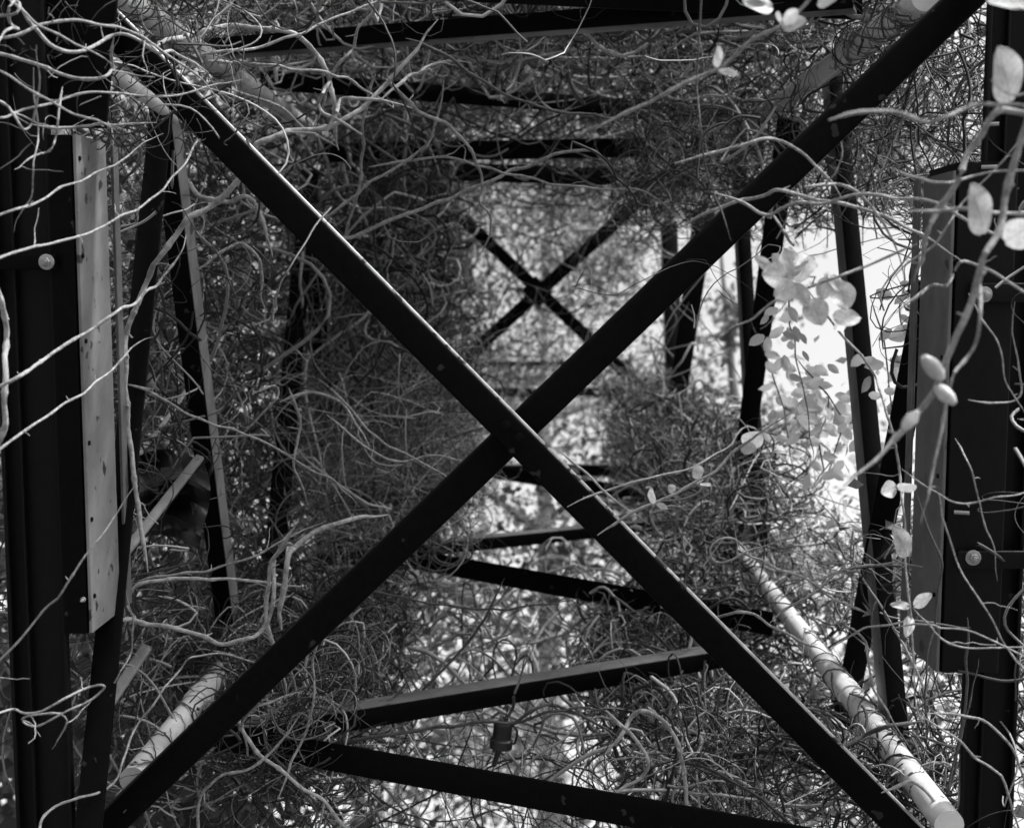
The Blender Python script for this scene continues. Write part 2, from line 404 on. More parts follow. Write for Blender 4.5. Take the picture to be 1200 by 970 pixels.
# small dark cup hanging under a branch
c0 = at(590, 846, 2.75); g = empty('metal_cup', W(c0)); tag(g, 'small dark metal cup hanging under a thin branch near the bottom', 'cup')
V, F = lathe([(.001, 0), (.016, -.001), (.0175, -.004), (.0175, -.03), (.021, -.033), (.021, -.048), (.018, -.0485), (.016, -.03), (.001, -.028)], c0, (0.1, 0, 1), 20); V = c0 + (V - c0) * 1.2; poly_obj('cup', W(V), F, CAPM, g)
V, F = tube(smooth_path([c0 + (0, 0, .012), c0 + (.006, 0, .006), c0 + (0, 0, -.002)], 4), np.full(9, .003), 6); poly_obj('hook', W(V), F, CAPM, g)
V, F = tube(smooth_path([c0 + (.018, 0, -.004), c0 + (.03, 0, -.02), c0 + (.026, 0, -.045), c0 + (.018, 0, -.05)], 5), np.full(16, .0028), 6); poly_obj('bracket', W(V), F, CAPM, g)
V, F = tube(smooth_path([c0 + (-.005, .002, -.04), c0 + (-.012, 0, -.07), c0 + (-.022, 0, -.1)], 4), np.linspace(.008, .005, 9), 8); poly_obj('tail', W(V), F, CAPM, g)

# ------------------------------------------------------------------ leaves
def leaf_mesh(name, m, seed, wide=.62, n=12):
    r = random.Random(seed); V = []; F = []
    bend = r.uniform(-.25, .35); fold = r.uniform(.05, .2)
    for i in range(n):
        t = i / (n - 1); w = wide / 2 * (math.sin(math.pi * min(1, (t * .97 + .02) ** .85)) ** .62) * 1.05
        if i == n - 1: w = .01
        z = bend * t * t * .5
        for s in (-1, -.5, 0, .5, 1): V.append((s * w, t, z + fold * abs(s) * w + .03 * math.sin(7 * t + 3 * s)))
    for i in range(n - 1):
        for j in range(4): F.append((i * 5 + j, i * 5 + j + 1, i * 5 + j + 6, i * 5 + j + 5))
    me = bpy.data.meshes.new(name); me.from_pydata(V, [], F); me.update()
    me.polygons.foreach_set('use_smooth', [True] * len(F)); me.materials.append(m)
    if m is LEAFT:
        a = me.attributes.new('tone', 'FLOAT_COLOR', 'POINT')
        for d in a.data: d.color = (.62, .62, .62, 1)
    return me
LEAVES = [leaf_mesh('leaf', LEAFM, s, w) for s, w in ((1, .62), (2, .7), (3, .55), (4, .8))]
SMALL = [leaf_mesh('leaf', LEAFT, s, w, 5) for s, w in ((11, .55), (12, .65), (13, .5))]
def put_leaf(parent, base, tip, me, face=None, wmul=1.0):
    """truss-frame base and tip; the blade turns towards face (default: the viewer's side)"""
    b, t = W(base), W(tip); d = t - b; L = np.linalg.norm(d); y = d / L
    f = RA @ np.asarray(face if face is not None else (random.uniform(-.5, .5), -1, random.uniform(-.1, .6)), float)
    z = norm(f - np.dot(f, y) * y); x = np.cross(y, z)
    o = bpy.data.objects.new('leaf', me); col.objects.link(o); o.parent = parent
    p = np.array(parent['_o'])
    m = Matrix.Identity(4)
    for i in range(3):
        m[i][0] = x[i] * L * wmul; m[i][1] = y[i] * L; m[i][2] = z[i] * L; m[i][3] = b[i] - p[i]
    o.matrix_basis = m
    return o

# ------------------------------------------------------------------ vines one can tell apart, each a thing
def vine(pts, rpx, y, label, m=BARK, taper=.75, name='vine', group=None, knots=True, wob=.0007):
    n = len(pts); ys = np.linspace(y[0], y[1], n) if isinstance(y, tuple) else np.full(n, y)
    ys = ys + np.array([random.uniform(-.02, .02) for _ in range(n)])
    P = smooth_path([at(px, py, yy) for (px, py), yy in zip(pts, ys)], 8)
    # resample evenly
    s = np.concatenate([[0], np.cumsum(np.linalg.norm(np.diff(P, axis=0), axis=1))]); N = max(12, int(s[-1] / .008))
    u = np.linspace(0, s[-1], N); P = np.stack([np.interp(u, s, P[:, i]) for i in range(3)], 1)
    def ext(a, b, L):                                   # the thin tip goes on, bending away into the tangle
        d = norm(a - b); q = a.copy(); out = []; bend = np.array([random.uniform(-.25, .25), random.uniform(.02, .2), random.uniform(-.3, .1)])
        for _ in range(int(L / .008)): d = norm(d + bend * .1 + rng.normal(0, .03, 3)); q = q + d * .008; out.append(q)
        return np.array(out).reshape(-1, 3)
    e1, e0 = ext(P[-1], P[-4], random.uniform(.05, .13)), ext(P[0], P[3], random.uniform(.03, .08))
    tip = np.concatenate([np.linspace(.3, 1, len(e0)), np.ones(N), np.linspace(1, .25, len(e1))])
    P = np.concatenate([e0[::-1], P, e1]); N = len(P); u = np.arange(N) * .008; LL = u[-1]
    ph = rng.uniform(0, 6, 6)
    P += wob * np.stack([np.sin(u * 60 + ph[0]) + 1.6 * np.sin(u * 17 + ph[1]), np.sin(u * 47 + ph[2]), np.sin(u * 53 + ph[3]) + 1.6 * np.sin(u * 14 + ph[4])], 1)
    kn = np.arange(0, LL + .05, .038); amp = .0016 + .2 * .001 * rpx
    P += np.stack([np.interp(u, kn, rng.normal(0, amp, len(kn))) for _ in range(3)], 1)
    r0 = .76 * rpx / FPX * ys.mean(); R = r0 * np.linspace(1, taper, N) * tip * (1 + .05 * np.sin(u * 90 + ph[5]) + .025 * rng.standard_normal(N))
    spurs = []
    if knots:
        k = random.uniform(.02, .05)
        while k < LL:
            R *= 1 + .38 * np.exp(-((u - k) / .0035) ** 2)
            if random.random() < .45: spurs.append(int(k / .008))
            k += random.uniform(.04, .09)
    V, F = tube(P, R, 9); V = list(V); F = list(F)
    for q in spurs:                                      # broken side spurs and tendrils, grown from the same stem
        q = min(q, N - 2); t = norm(P[q + 1] - P[q]); a = norm(np.cross(t, rng.normal(0, 1, 3)) + t * .5)
        L = random.choice((.012, .018, .03, .07)); pts_ = [P[q]]
        for _ in range(6): a = norm(a + rng.normal(0, .22, 3)); pts_.append(pts_[-1] + a * L / 6)
        V2, F2 = tube(np.array(pts_), R[q] * np.linspace(.5, .22, 7), 5); n0 = len(V); V += list(V2); F += [[x + n0 for x in f] for f in F2]
    o = poly_obj(name, W(np.array(V)), F, m, loc=W(P[0]))
    return tag(o, label, 'vine', group)
VN = 'vines across the near end'
v = vine
v([(-10, 49), (20, 43), (50, 28), (90, 24), (127, 28), (159, 39), (176, 50), (205, 72)], 2.4, (1.9, 2.1), 'smooth vine arching over the top left corner, highest of the arches', group=VN)
v([(21, 7), (30, 16), (45, 32), (70, 43), (95, 57)], 2.0, 1.92, 'short vine sloping down right from the knot in the top left corner', group=VN)
v([(-5, 20), (18, 20), (24, 10), (18, 4), (10, 10), (14, 28), (20, 38), (14, 36)], 2.6, 1.88, 'knotted vine end curled up at the extreme top left', group=VN)
v([(45, 35), (58, 52), (78, 61), (95, 60), (113, 51), (130, 42), (146, 41), (168, 48), (186, 60), (205, 58), (222, 70)], 2.9, (1.95, 2.15), 'pale twisted vine dipping below the top left arch and crossing onto the brace', group=VN)
v([(-8, 60), (30, 70), (70, 86), (95, 93), (118, 90), (127, 78), (130, 66)], 3.0, 1.98, 'stout vine running down right from the left edge, hooked up at its end', group=VN)
v([(10, 86), (30, 99), (55, 117), (78, 130), (103, 142)], 1.9, 1.85, 'straight cut vine stem slanting down right above the pale cheek plate', group=VN)
v([(-6, 140), (25, 133), (50, 125), (80, 113), (110, 108), (170, 113), (205, 112), (233, 105)], 2.0, (1.9, 2.2), 'long thin vine bowing from the left edge across the upper brace', group=VN)
v([(-5, 119), (10, 126), (20, 138), (30, 152), (38, 142), (41, 128)], 2.0, 1.9, 'V-shaped vine bend at the left edge under the long bowed vine', group=VN)
v([(70, 149), (90, 150), (105, 148), (118, 144), (130, 146)], 2.4, 2.05, 'short level vine just on top of the pale cheek plate', group=VN)
v([(72, 120), (70, 140), (66, 160), (60, 175), (52, 181), (44, 183)], 1.9, 2.0, 'vine hanging in a hook below the top left tangle', group=VN)
v([(42, 128), (44, 155), (43, 195), (36, 225), (29, 236)], 1.4, 1.95, 'thin dangling vine in front of the left post', group=VN)
v([(-6, 256), (30, 242), (65, 227), (100, 211), (134, 192)], 2.0, (1.85, 2.1), 'knotty cane rising right across the left post above the bolt', group=VN)
v([(-6, 301), (40, 291), (90, 277), (140, 255), (180, 233), (215, 193), (232, 165)], 2.0, (1.85, 2.3), 'long cane rising from the left post bolt to the upper brace', group=VN)
v([(285, 205), (268, 222), (245, 243), (222, 260), (205, 276), (188, 300), (172, 326), (156, 362), (147, 395), (146, 425), (150, 473), (152, 520), (158, 565), (168, 628)], 4.6, (2.5, 2.42), 'thick pale vine climbing behind the left post up to the brace', WOOD, .8, group=VN)
v([(-6, 458), (25, 438), (50, 422), (80, 402), (110, 382), (140, 365), (158, 356), (172, 342), (185, 334), (197, 318)], 2.7, (1.85, 2.3), 'pale knotted cane across the middle of the left post', group=VN)
v([(-6, 528), (35, 502), (70, 478), (105, 452), (130, 434), (148, 418)], 2.0, (1.85, 2.2), 'lower thin cane crossing the left post parallel to the pale knotted cane', group=VN)
v([(165, 455), (195, 470), (221, 487), (255, 498), (300, 515), (340, 537), (380, 557)], 2.1, (2.5, 2.8), 'straight vine sloping down right across the left pale brace edge', group=VN)
v([(-6, 335), (4, 360), (10, 398), (8, 430), (7, 463), (2, 500), (-6, 525)], 4.2, 1.9, 'grey thick vine bulging in from the left edge', WOOD, 1, group=VN)
v([(-8, 784), (20, 752), (50, 713), (75, 685), (108, 642)], 1.8, 1.9, 'thin cane rising steeply over the lower left post', group=VN)
v([(143, 728), (165, 729), (190, 732), (228, 744), (262, 754), (285, 750), (303, 738), (318, 712), (321, 685), (322, 660), (332, 640)], 3.8, (2.45, 2.6), 'pale vine sagging from the box foot then turning upright', WOOD, .8, group=VN)
v([(150, 695), (173, 682), (215, 679), (258, 679), (300, 681), (330, 685)], 3.0, (2.5, 2.7), 'level dead stem low left with a split end', WOOD, group=VN)
v([(176, 676), (215, 672), (250, 667), (290, 655), (330, 634)], 2.0, 2.6, 'thin stem rising right just above the level dead stem', group=VN)
v([(-5, 836), (14, 830), (34, 834), (75, 817), (105, 805), (121, 802), (122, 808), (102, 824), (75, 837), (44, 851), (27, 846), (34, 837), (68, 834), (78, 842), (74, 852)], 1.9, 1.95, 'looped thin vine in front of the lower left post', group=VN)
v([(47, 975), (50, 958), (65, 943), (90, 934), (112, 929), (136, 912), (143, 895), (150, 872), (163, 844), (180, 825), (197, 803), (212, 785), (226, 769), (258, 768), (296, 776)], 2.1, (2.1, 2.5), 'long vine winding up right above the lower left pipe', group=VN)
v([(95, 905), (110, 880), (118, 850), (123, 815), (140, 790), (153, 765), (155, 738)], 1.6, 2.3, 'thin vine rising beside the short pale strut', group=VN)
# top middle
v([(236, 66), (269, 62), (305, 55), (344, 42), (370, 30), (392, 21), (425, 8), (455, -3)], 2.3, (2.3, 2.5), 'pale vine rising right above the top left pipe to the photo edge', group=VN)
v([(205, 45), (225, 38), (245, 35), (278, 30), (326, 36), (353, 48), (368, 62), (377, 76), (386, 95), (390, 115), (391, 142)], 4.2, (2.4, 2.55), 'thick vine arching over the top left pipe and dropping to the pale fork', WOOD, .8, group=VN)
v([(297, 176), (302, 168), (314, 164), (335, 158), (353, 153), (375, 149), (392, 144), (410, 136), (425, 127), (440, 114), (450, 103), (458, 94), (467, 83)], 4.2, (2.4, 2.5), 'thick pale forked vine rising right from the upper brace', WOOD, .75, group=VN)
v([(258, 72), (285, 74), (314, 77), (340, 81), (368, 81), (392, 86), (410, 92), (424, 104), (438, 112)], 2.5, (2.35, 2.5), 'pale level vine from the top left pipe to the forked vine', group=VN)
v([(391, 140), (396, 130), (400, 117), (415, 115), (440, 118)], 3.0, 2.45, 'small pale hooked side branch on the forked vine', WOOD, group=VN)
v([(390, 136), (378, 130), (372, 118), (378, 108), (383, 102)], 3.0, 2.43, 'knobbly little branch left of the pale fork', WOOD, group=VN)
v([(446, 3), (434, 18), (422, 34), (412, 52), (404, 66), (392, 82), (383, 102), (379, 118)], 2.5, (2.4, 2.5), 'steep vine running down from the top edge to the pale fork', group=VN)
v([(465, 101), (476, 92), (488, 84), (503, 77), (518, 73), (532, 72)], 2.8, (2.5, 2.8), 'short smooth stem rising right from the tip of the forked vine', group=VN)
v([(500, 55), (530, 72), (560, 92), (585, 106), (612, 118), (650, 130), (680, 135), (712, 139)], 2.5, (2.5, 2.8), 'dark grey vine sloping down right under the top ceiling brace', BARKD, group=VN)
v([(398, 281), (420, 275), (460, 258), (502, 241), (535, 228), (570, 214), (604, 199), (638, 187), (660, 180), (681, 177), (696, 178), (705, 185), (716, 199)], 2.9, (3.0, 3.4), 'long vine rising right above the inner cross, bent down at its tip', group=VN)
v([(470, 190), (519, 184), (545, 190), (570, 197), (618, 209), (650, 216), (679, 219), (710, 222), (743, 222), (756, 225), (767, 232)], 2.0, (3.0, 3.3), 'thin level vine just above the inner cross', group=VN)
v([(459, 103), (470, 112), (495, 129), (515, 142), (536, 156), (550, 174), (557, 190), (563, 205), (565, 220), (563, 238), (572, 250), (577, 260), (571, 281)], 2.9, (2.7, 3.2), 'lumpy pale vine hanging down left of the inner cross', WOOD, .5, group=VN)
v([(432, 110), (425, 150), (424, 180), (421, 215), (414, 245), (402, 285)], 2.6, (2.9, 3.1), 'dim upright vine in the dark upper left of the truss', group=VN)
v([(385, 255), (420, 225), (450, 205), (480, 185), (505, 160), (512, 140)], 2.4, 2.9, 'vine rising right behind the upper brace toward the ceiling', group=VN)
v([(300, 115), (330, 128), (352, 148), (365, 155)], 2.3, 2.5, 'short vine dropping onto the pale fork from the left', group=VN)
v([(820, -8), (819, 50), (819, 102), (822, 150), (825, 187), (834, 225), (842, 245)], 1.5, 1.9, 'dark thin vine hanging from the top edge to the right brace', BARKD, group=VN)
# top right
lv = v([(740, 128), (762, 119), (780, 110), (800, 100), (841, 80), (875, 54), (898, 40), (916, 31), (940, 14), (965, -8)], 3.0, (1.75, 1.6), 'straight leafy shoot rising right to the top edge', taper=.8, group=VN)
for b, t, k, wm in (((918, 30), (938, 12), 1, .9), ((918, 28), (910, 17), 3, .9), ((905, 8), (866, 6), 1, .8), ((900, -2), (880, -12), 0, 1), ((958, 4), (982, -4), 3, .9), ((840, 79), (843, 54), 2, .7), ((842, 82), (866, 88), 2, .6), ((918, 31), (945, 24), 3, .8)):
    put_leaf(lv, at(*b, 1.62), at(*t, 1.6), LEAVES[k], (0.1, -1, .4), wm)
v([(842, 178), (866, 170), (892, 161), (912, 165), (933, 175), (948, 186), (960, 200)], 2.6, 1.95, 'pale arched twig over the right brace, tip pointing left', group=VN)
v([(838, 245), (860, 237), (880, 232), (902, 226), (916, 223), (945, 230), (977, 236), (1005, 247), (1031, 256), (1070, 272)], 3.0, (2.0, 1.9), 'knobbly pale vine starting on the right brace and drooping right', group=VN)
v([(880, 242), (893, 250), (905, 252), (918, 244), (935, 238), (960, 240), (985, 232), (1004, 228), (1030, 231), (1052, 235), (1075, 233), (1092, 236), (1110, 245), (1126, 255), (1150, 267), (1177, 279)], 2.7, (1.95, 1.7), 'pale vine crossing from the right brace to the right post', group=VN)
v([(966, 217), (980, 216), (997, 221), (1008, 229), (1018, 239), (1032, 257)], 2.5, 1.9, 'short vine curved over like a hook right of the right brace', group=VN)
tk = v([(1215, 124), (1190, 127), (1171, 131), (1158, 143), (1147, 160), (1136, 180), (1126, 201), (1113, 225), (1099, 246), (1088, 270), (1078, 300)], 5.0, (1.5, 1.6), 'thick pale vine curving down from the right edge over the post', WOOD, .7, group=VN)
lf = v([(1205, 130), (1190, 185), (1167, 269), (1155, 300), (1143, 330), (1123, 383), (1103, 436), (1096, 455), (1080, 477), (1064, 497)], 5.2, (1.45, 1.5), 'thick green stem with fat buds leaning across the right post', BARK, .9, group=VN, wob=.001)
for b, t, w in (((1103, 442), (1082, 418), 1.0), ((1098, 453), (1119, 473), .9), ((1074, 484), (1058, 503), .8)):
    P = smooth_path([at(*b, 1.49), at((b[0] * .6 + t[0] * .4), (b[1] * .6 + t[1] * .4), 1.47), at(*t, 1.46)], 5)
    V, F = tube(P, .0095 * w * np.array([.5, .6, .75, .9, 1, 1.02, 1, .95, .85, .65, .35]), 9); poly_obj('bud', W(V), F, BUDM, lf)
v([(1149, 345), (1146, 375), (1140, 398), (1130, 420), (1118, 442), (1108, 480), (1102, 515), (1095, 546)], 3.0, 1.55, 'thin stem hanging beside the budded stem on the right post', group=VN)
v([(1016, 133), (1040, 134), (1060, 136), (1085, 142), (1106, 136), (1130, 126), (1150, 122), (1172, 124)], 3.4, 1.45, 'pale blurred twig level across the gap beside the right post top', group=VN)
v([(1079, 207), (1090, 211), (1106, 211), (1135, 207), (1160, 202), (1182, 201), (1210, 199)], 2.1, 1.65, 'thin level vine over the top of the right post box', group=VN)
rl = v([(1100, 249), (1125, 247), (1150, 250), (1180, 249), (1212, 251)], 3.0, 1.55, 'level stem with big pale leaves at the right edge', group=VN)
for b, t, k, wm in (((1183, 119), (1175, 56), 0, .95), ((1152, 274), (1142, 216), 2, .85), ((1178, 284), (1212, 262), 3, .9), ((1166, -12), (1200, 8), 3, 1.0)):
    put_leaf(rl, at(*b, 1.5), at(*t, 1.46), LEAVES[k], (.05, -1, .25), wm)
v([(1075, 300), (1095, 285), (1110, 262), (1128, 240), (1150, 215)], 1.9, 1.8, 'thin vine rising over the top of the right cheek plate', group=VN)
v([(1073, 345), (1090, 334), (1108, 331), (1118, 318), (1126, 309), (1140, 309), (1165, 318), (1185, 332), (1210, 350)], 2.5, (1.8, 1.7), 'vine crossing the right cheek plate just above the upper bolt', group=VN)
v([(1150, 370), (1163, 395), (1172, 420), (1176, 445), (1190, 467)], 1.3, 1.9, 'fine dangling vine below the upper right bolt', group=VN)
v([(1160, 470), (1185, 471), (1196, 462), (1194, 440)], 1.5, 1.9, 'tiny curled twig at the right edge mid height', group=VN)
v([(1100, 575), (1115, 585), (1135, 589), (1165, 585), (1205, 577)], 1.4, 1.9, 'thin vine sagging across the right post above the lower clamp plate', group=VN)
v([(1128, 527), (1140, 550), (1147, 590), (1160, 626)], 1.3, 1.95, 'fine steep vine on the right post above the lower bolt', group=VN)
v([(1105, 600), (1120, 660), (1150, 705), (1180, 755), (1210, 800)], 1.4, 1.9, 'thin straight vine slanting down right over the lower clamp plate', group=VN)
v([(1075, 732), (1096, 733), (1103, 735), (1130, 738), (1160, 750), (1205, 772)], 1.6, 1.9, 'upper strand of the pair of vines below the lower clamp plate', group=VN)
v([(1093, 733), (1099, 741), (1115, 753), (1140, 758), (1165, 760), (1185, 759)], 1.6, 1.93, 'looped lower strand of the pair below the lower clamp plate', group=VN)
v([(1125, 838), (1150, 842), (1170, 855), (1190, 880), (1200, 915)], 2.2, 2.0, 'vine bowing down right across the foot of the right post', group=VN)
v([(1120, 865), (1140, 885), (1160, 900), (1180, 930), (1190, 960)], 2.0, 2.0, 'lowest vine curving down over the foot of the right post', group=VN)
v([(1084, 610), (1100, 660), (1098, 720), (1085, 780), (1083, 845)], 2.0, 2.1, 'black cable-like vine hanging along the right cheek plate', BARKD, knots=False, group=VN)
v([(1134, 760), (1131, 830), (1120, 895), (1112, 930), (1116, 905), (1128, 850)], 2.4, 2.15, 'black looped cable-like vine beside the foot of the right post', BARKD, knots=False, group=VN)
rs = v([(975, 378), (990, 395), (1011, 415), (1025, 440), (1035, 466), (1045, 508), (1052, 551), (1058, 600), (1063, 650), (1067, 700), (1068, 760)], 2.0, (2.1, 2.0), 'slender leafy stem trailing down left of the right post', group=VN)
for b, t, k, wm in (((1063, 652), (1050, 617), 0, .75), ((1071, 710), (1091, 696), 2, .8), ((1066, 710), (1045, 708), 2, .5), ((1067, 722), (1062, 745), 0, .7), ((1050, 570), (1028, 578), 1, .8), ((1052, 572), (1076, 566), 1, .7)):
    put_leaf(rs, at(*b, 2.0), at(*t, 1.97), LEAVES[k], None, wm)
# big leaf cluster by the bright gap
cl = v([(1040, 300), (1015, 310), (985, 322), (962, 330), (945, 338), (915, 352), (890, 365)], 2.2, (1.75, 1.8), 'leafy vine with a cluster of broad pale leaves against the bright gap', group=VN)
for b, t, k, wm in (((924, 325), (889, 322), 1, 1.05), ((930, 328), (907, 298), 0, .9), ((930, 325), (921, 290), 3, .8), ((936, 330), (948, 296), 1, .85), ((932, 334), (908, 346), 3, .9),
                    ((930, 332), (945, 360), 1, .9), ((950, 350), (963, 380), 3, .95), ((970, 325), (962, 352), 3, .9), ((984, 330), (992, 366), 1, 1.0), ((975, 322), (985, 342), 0, 1.0), ((976, 372), (1010, 372), 3, .75), ((990, 376), (975, 388), 1, .7), ((905, 318), (885, 300), 0, .7), ((948, 300), (930, 310), 2, .8)):
    put_leaf(cl, at(*b, 1.78 + random.uniform(-.03, .03)), at(*t, 1.76 + random.uniform(-.03, .03)), LEAVES[k], (random.uniform(-.3, .4), -1, random.uniform(0, .5)), wm)
# middle and lower
v([(672, 542), (690, 556), (704, 570), (718, 583)], 2.0, 2.15, 'short pale twig just right of the brace crossing', group=VN)
v([(708, 575), (740, 565), (775, 556), (810, 547), (840, 532)], 2.0, (2.2, 2.3), 'straight cane rising right from the twig beside the brace crossing', group=VN)
ml = v([(735, 606), (770, 588), (810, 567), (835, 553), (860, 530), (882, 512)], 2.4, (2.15, 2.1), 'straight cane with round leaves rising right below the brace crossing', group=VN)
for b, t, k, wm in (((872, 522), (893, 508), 3, 1.1), ((868, 524), (886, 526), 3, .9), ((820, 560), (815, 545), 3, .8), ((822, 566), (832, 572), 1, .9), ((765, 590), (763, 572), 2, .7), ((770, 590), (782, 596), 2, .7), ((790, 576), (782, 566), 1, .7)):
    put_leaf(ml, at(*b, 2.12), at(*t, 2.1), LEAVES[k], None, wm)
v([(1000, 712), (975, 700), (940, 675), (905, 660), (880, 650), (874, 640), (862, 630), (847, 628), (834, 634), (830, 645), (838, 656), (855, 657), (872, 650)], 2.1, (2.3, 2.25), 'vine ringed in a loop over the lower right pipe', group=VN)
v([(925, 712), (948, 697), (968, 682), (985, 670), (1012, 662), (1040, 660)], 2.0, 2.35, 'arched vine rising right above the lower right pipe', group=VN)
v([(1005, 742), (1018, 734), (1040, 731), (1062, 728), (1090, 730)], 1.9, 2.2, 'pale vine looping in front of the lower right dark brace', group=VN)
v([(1008, 742), (1016, 757), (1020, 790), (1023, 806), (1030, 818)], 2.2, 2.25, 'pale vine hanging over the foot of the right dark brace', group=VN)
v([(850, 722), (870, 718), (890, 724), (912, 738), (940, 752)], 2.4, 2.35, 'pale vine crossing behind the lower right brace edge', group=VN)
v([(1055, 920), (1070, 915), (1090, 930), (1110, 960), (1118, 985)], 3.0, 2.25, 'vine drooping off the near end of the lower right pipe', WOOD, group=VN)
v([(1000, 868), (1015, 860), (1040, 852), (1060, 848)], 4.0, 2.45, 'dark vine wound round the lower right pipe', BARKD, group=VN)
v([(733, 851), (742, 840), (754, 834), (765, 836), (774, 843), (786, 858), (795, 873), (800, 898), (802, 930)], 3.9, 2.5, 'thick curl like a question mark low in the middle right', WOOD, group=VN)
v([(722, 842), (740, 860), (754, 878), (758, 892), (754, 906), (745, 915), (730, 924)], 3.2, 2.45, 'thick hooked vine inside the curl low in the middle right', WOOD, group=VN)
v([(410, 866), (440, 862), (502, 854), (540, 849), (570, 846), (601, 846), (622, 834), (638, 826), (652, 825), (668, 832), (690, 841)], 3.0, 2.74, 'dark branch over the bottom braces from which the cup hangs', BARKD, group=VN)
v([(598, 848), (615, 843), (640, 832), (660, 829)], 2.6, 2.76, 'dark short fork of the branch right of the cup', BARKD, group=VN)
v([(590, 845), (600, 828), (603, 812), (610, 795)], 2.4, 2.78, 'dark twig rising from the branch above the cup', BARKD, group=VN)
v([(488, 815), (515, 790), (545, 755), (565, 730), (580, 700)], 2.2, 3.1, 'dark straight twig rising right between the floor braces', BARKD, group=VN)
v([(418, 690), (470, 700), (510, 708), (560, 713), (600, 712), (640, 706)], 1.9, 3.2, 'thin bowed twig under the middle floor brace', BARKD, group=VN)
v([(286, 850), (292, 868), (306, 885), (330, 902), (352, 922), (377, 939), (404, 968)], 3.2, 2.4, 'grey vine running down right below the lower left brace', WOOD, group=VN)
v([(232, 968), (232, 940), (245, 918), (262, 908), (290, 902), (312, 885), (325, 870)], 2.6, 2.42, 'pale vine curling low left under the brace', group=VN)
v([(290, 860), (285, 845), (300, 828), (318, 822)], 2.6, 2.4, 'short pale vine hooked over the left end of the bottom brace', group=VN)
v([(340, 900), (350, 870), (362, 845), (370, 815), (368, 780), (372, 760)], 2.2, 2.45, 'pale upright vine crossing the end of the bottom brace', group=VN)
v([(400, 500), (430, 525), (470, 540), (510, 535), (540, 540)], 2.0, 2.9, 'thin pale vine drooping left of the brace crossing', group=VN)
v([(398, 465), (420, 490), (440, 512), (470, 530), (505, 548)], 2.0, 2.8, 'dry stem sloping down to the brace crossing from the left', group=VN)
v([(255, 300), (280, 285), (300, 300), (304, 330)], 2.6, 2.9, 'looped grey vine in the dark left wall', group=VN)
v([(220, 215), (240, 232), (262, 236), (285, 230), (300, 240), (310, 262)], 4.0, 3.0, 'thick grey vine curling in the upper left wall', WOOD, group=VN)
v([(345, 470), (352, 500), (345, 540), (350, 560)], 2.2, 2.9, 'short pale vine hanging on the dark left brace', group=VN)
v([(310, 455), (322, 451), (326, 458), (320, 470), (300, 492)], 2.0, 2.75, 'bright hooked vine tip beside the dark left brace', group=VN)
v([(345, 465), (370, 460), (400, 472), (420, 500)], 2.6, 2.85, 'vine arching right of the dark left brace', group=VN)
v([(330, 700), (335, 660), (345, 640), (370, 622), (400, 610), (420, 606)], 4.5, (2.6, 2.8), 'stout grey vine arching up right in the lower left tangle', WOOD, group=VN)
v([(318, 745), (312, 700), (318, 660), (330, 640)], 3.6, 2.58, 'upright grey vine beside the pale sagging vine', WOOD, group=VN)

# ------------------------------------------------------------------ trailing leafy vines in the bright gap on the right wall
def trailing(pts, y, n, label, size=.04):
    o = vine(pts, 1.4, y, label, BARKD, .6, 'leafy_vine', 'trailing vines in the bright gap')
    P = smooth_path([at(px, py, (y[0] + y[1]) / 2 + .15 * math.sin(px)) for px, py in pts], 10)
    for k in range(n):
        p = P[random.randrange(len(P))] + rng.normal(0, .035, 3); a = random.uniform(0, 6.3)
        d = np.array([math.cos(a), random.uniform(-.3, .3), math.sin(a) * .6 - .5]); d = norm(d) * size * random.uniform(.7, 1.3)
        put_leaf(o, p, p + d, random.choice(SMALL), (random.uniform(-.8, .8), -1, random.uniform(-.6, .8)))
trailing([(920, 330), (928, 380), (935, 430), (945, 470), (950, 520)], (3.5, 3.3), 34, 'leafy vine trailing left of the bright gap')
trailing([(950, 440), (975, 470), (985, 500), (975, 540), (960, 560)], (3.4, 3.2), 32, 'leafy vine spreading at the foot of the bright gap')
trailing([(1030, 380), (1038, 410), (1042, 440), (1046, 480)], (3.0, 2.9), 22, 'leafy vine hanging right of the grey brace in the gap', .035)
trailing([(1060, 330), (1055, 365), (1060, 395)], (3.0, 2.9), 12, 'short leafy sprig at the top right of the bright gap', .035)
trailing([(890, 400), (905, 440), (918, 480), (925, 520)], (3.8, 3.6), 24, 'leafy vine beside the thick dark right brace')

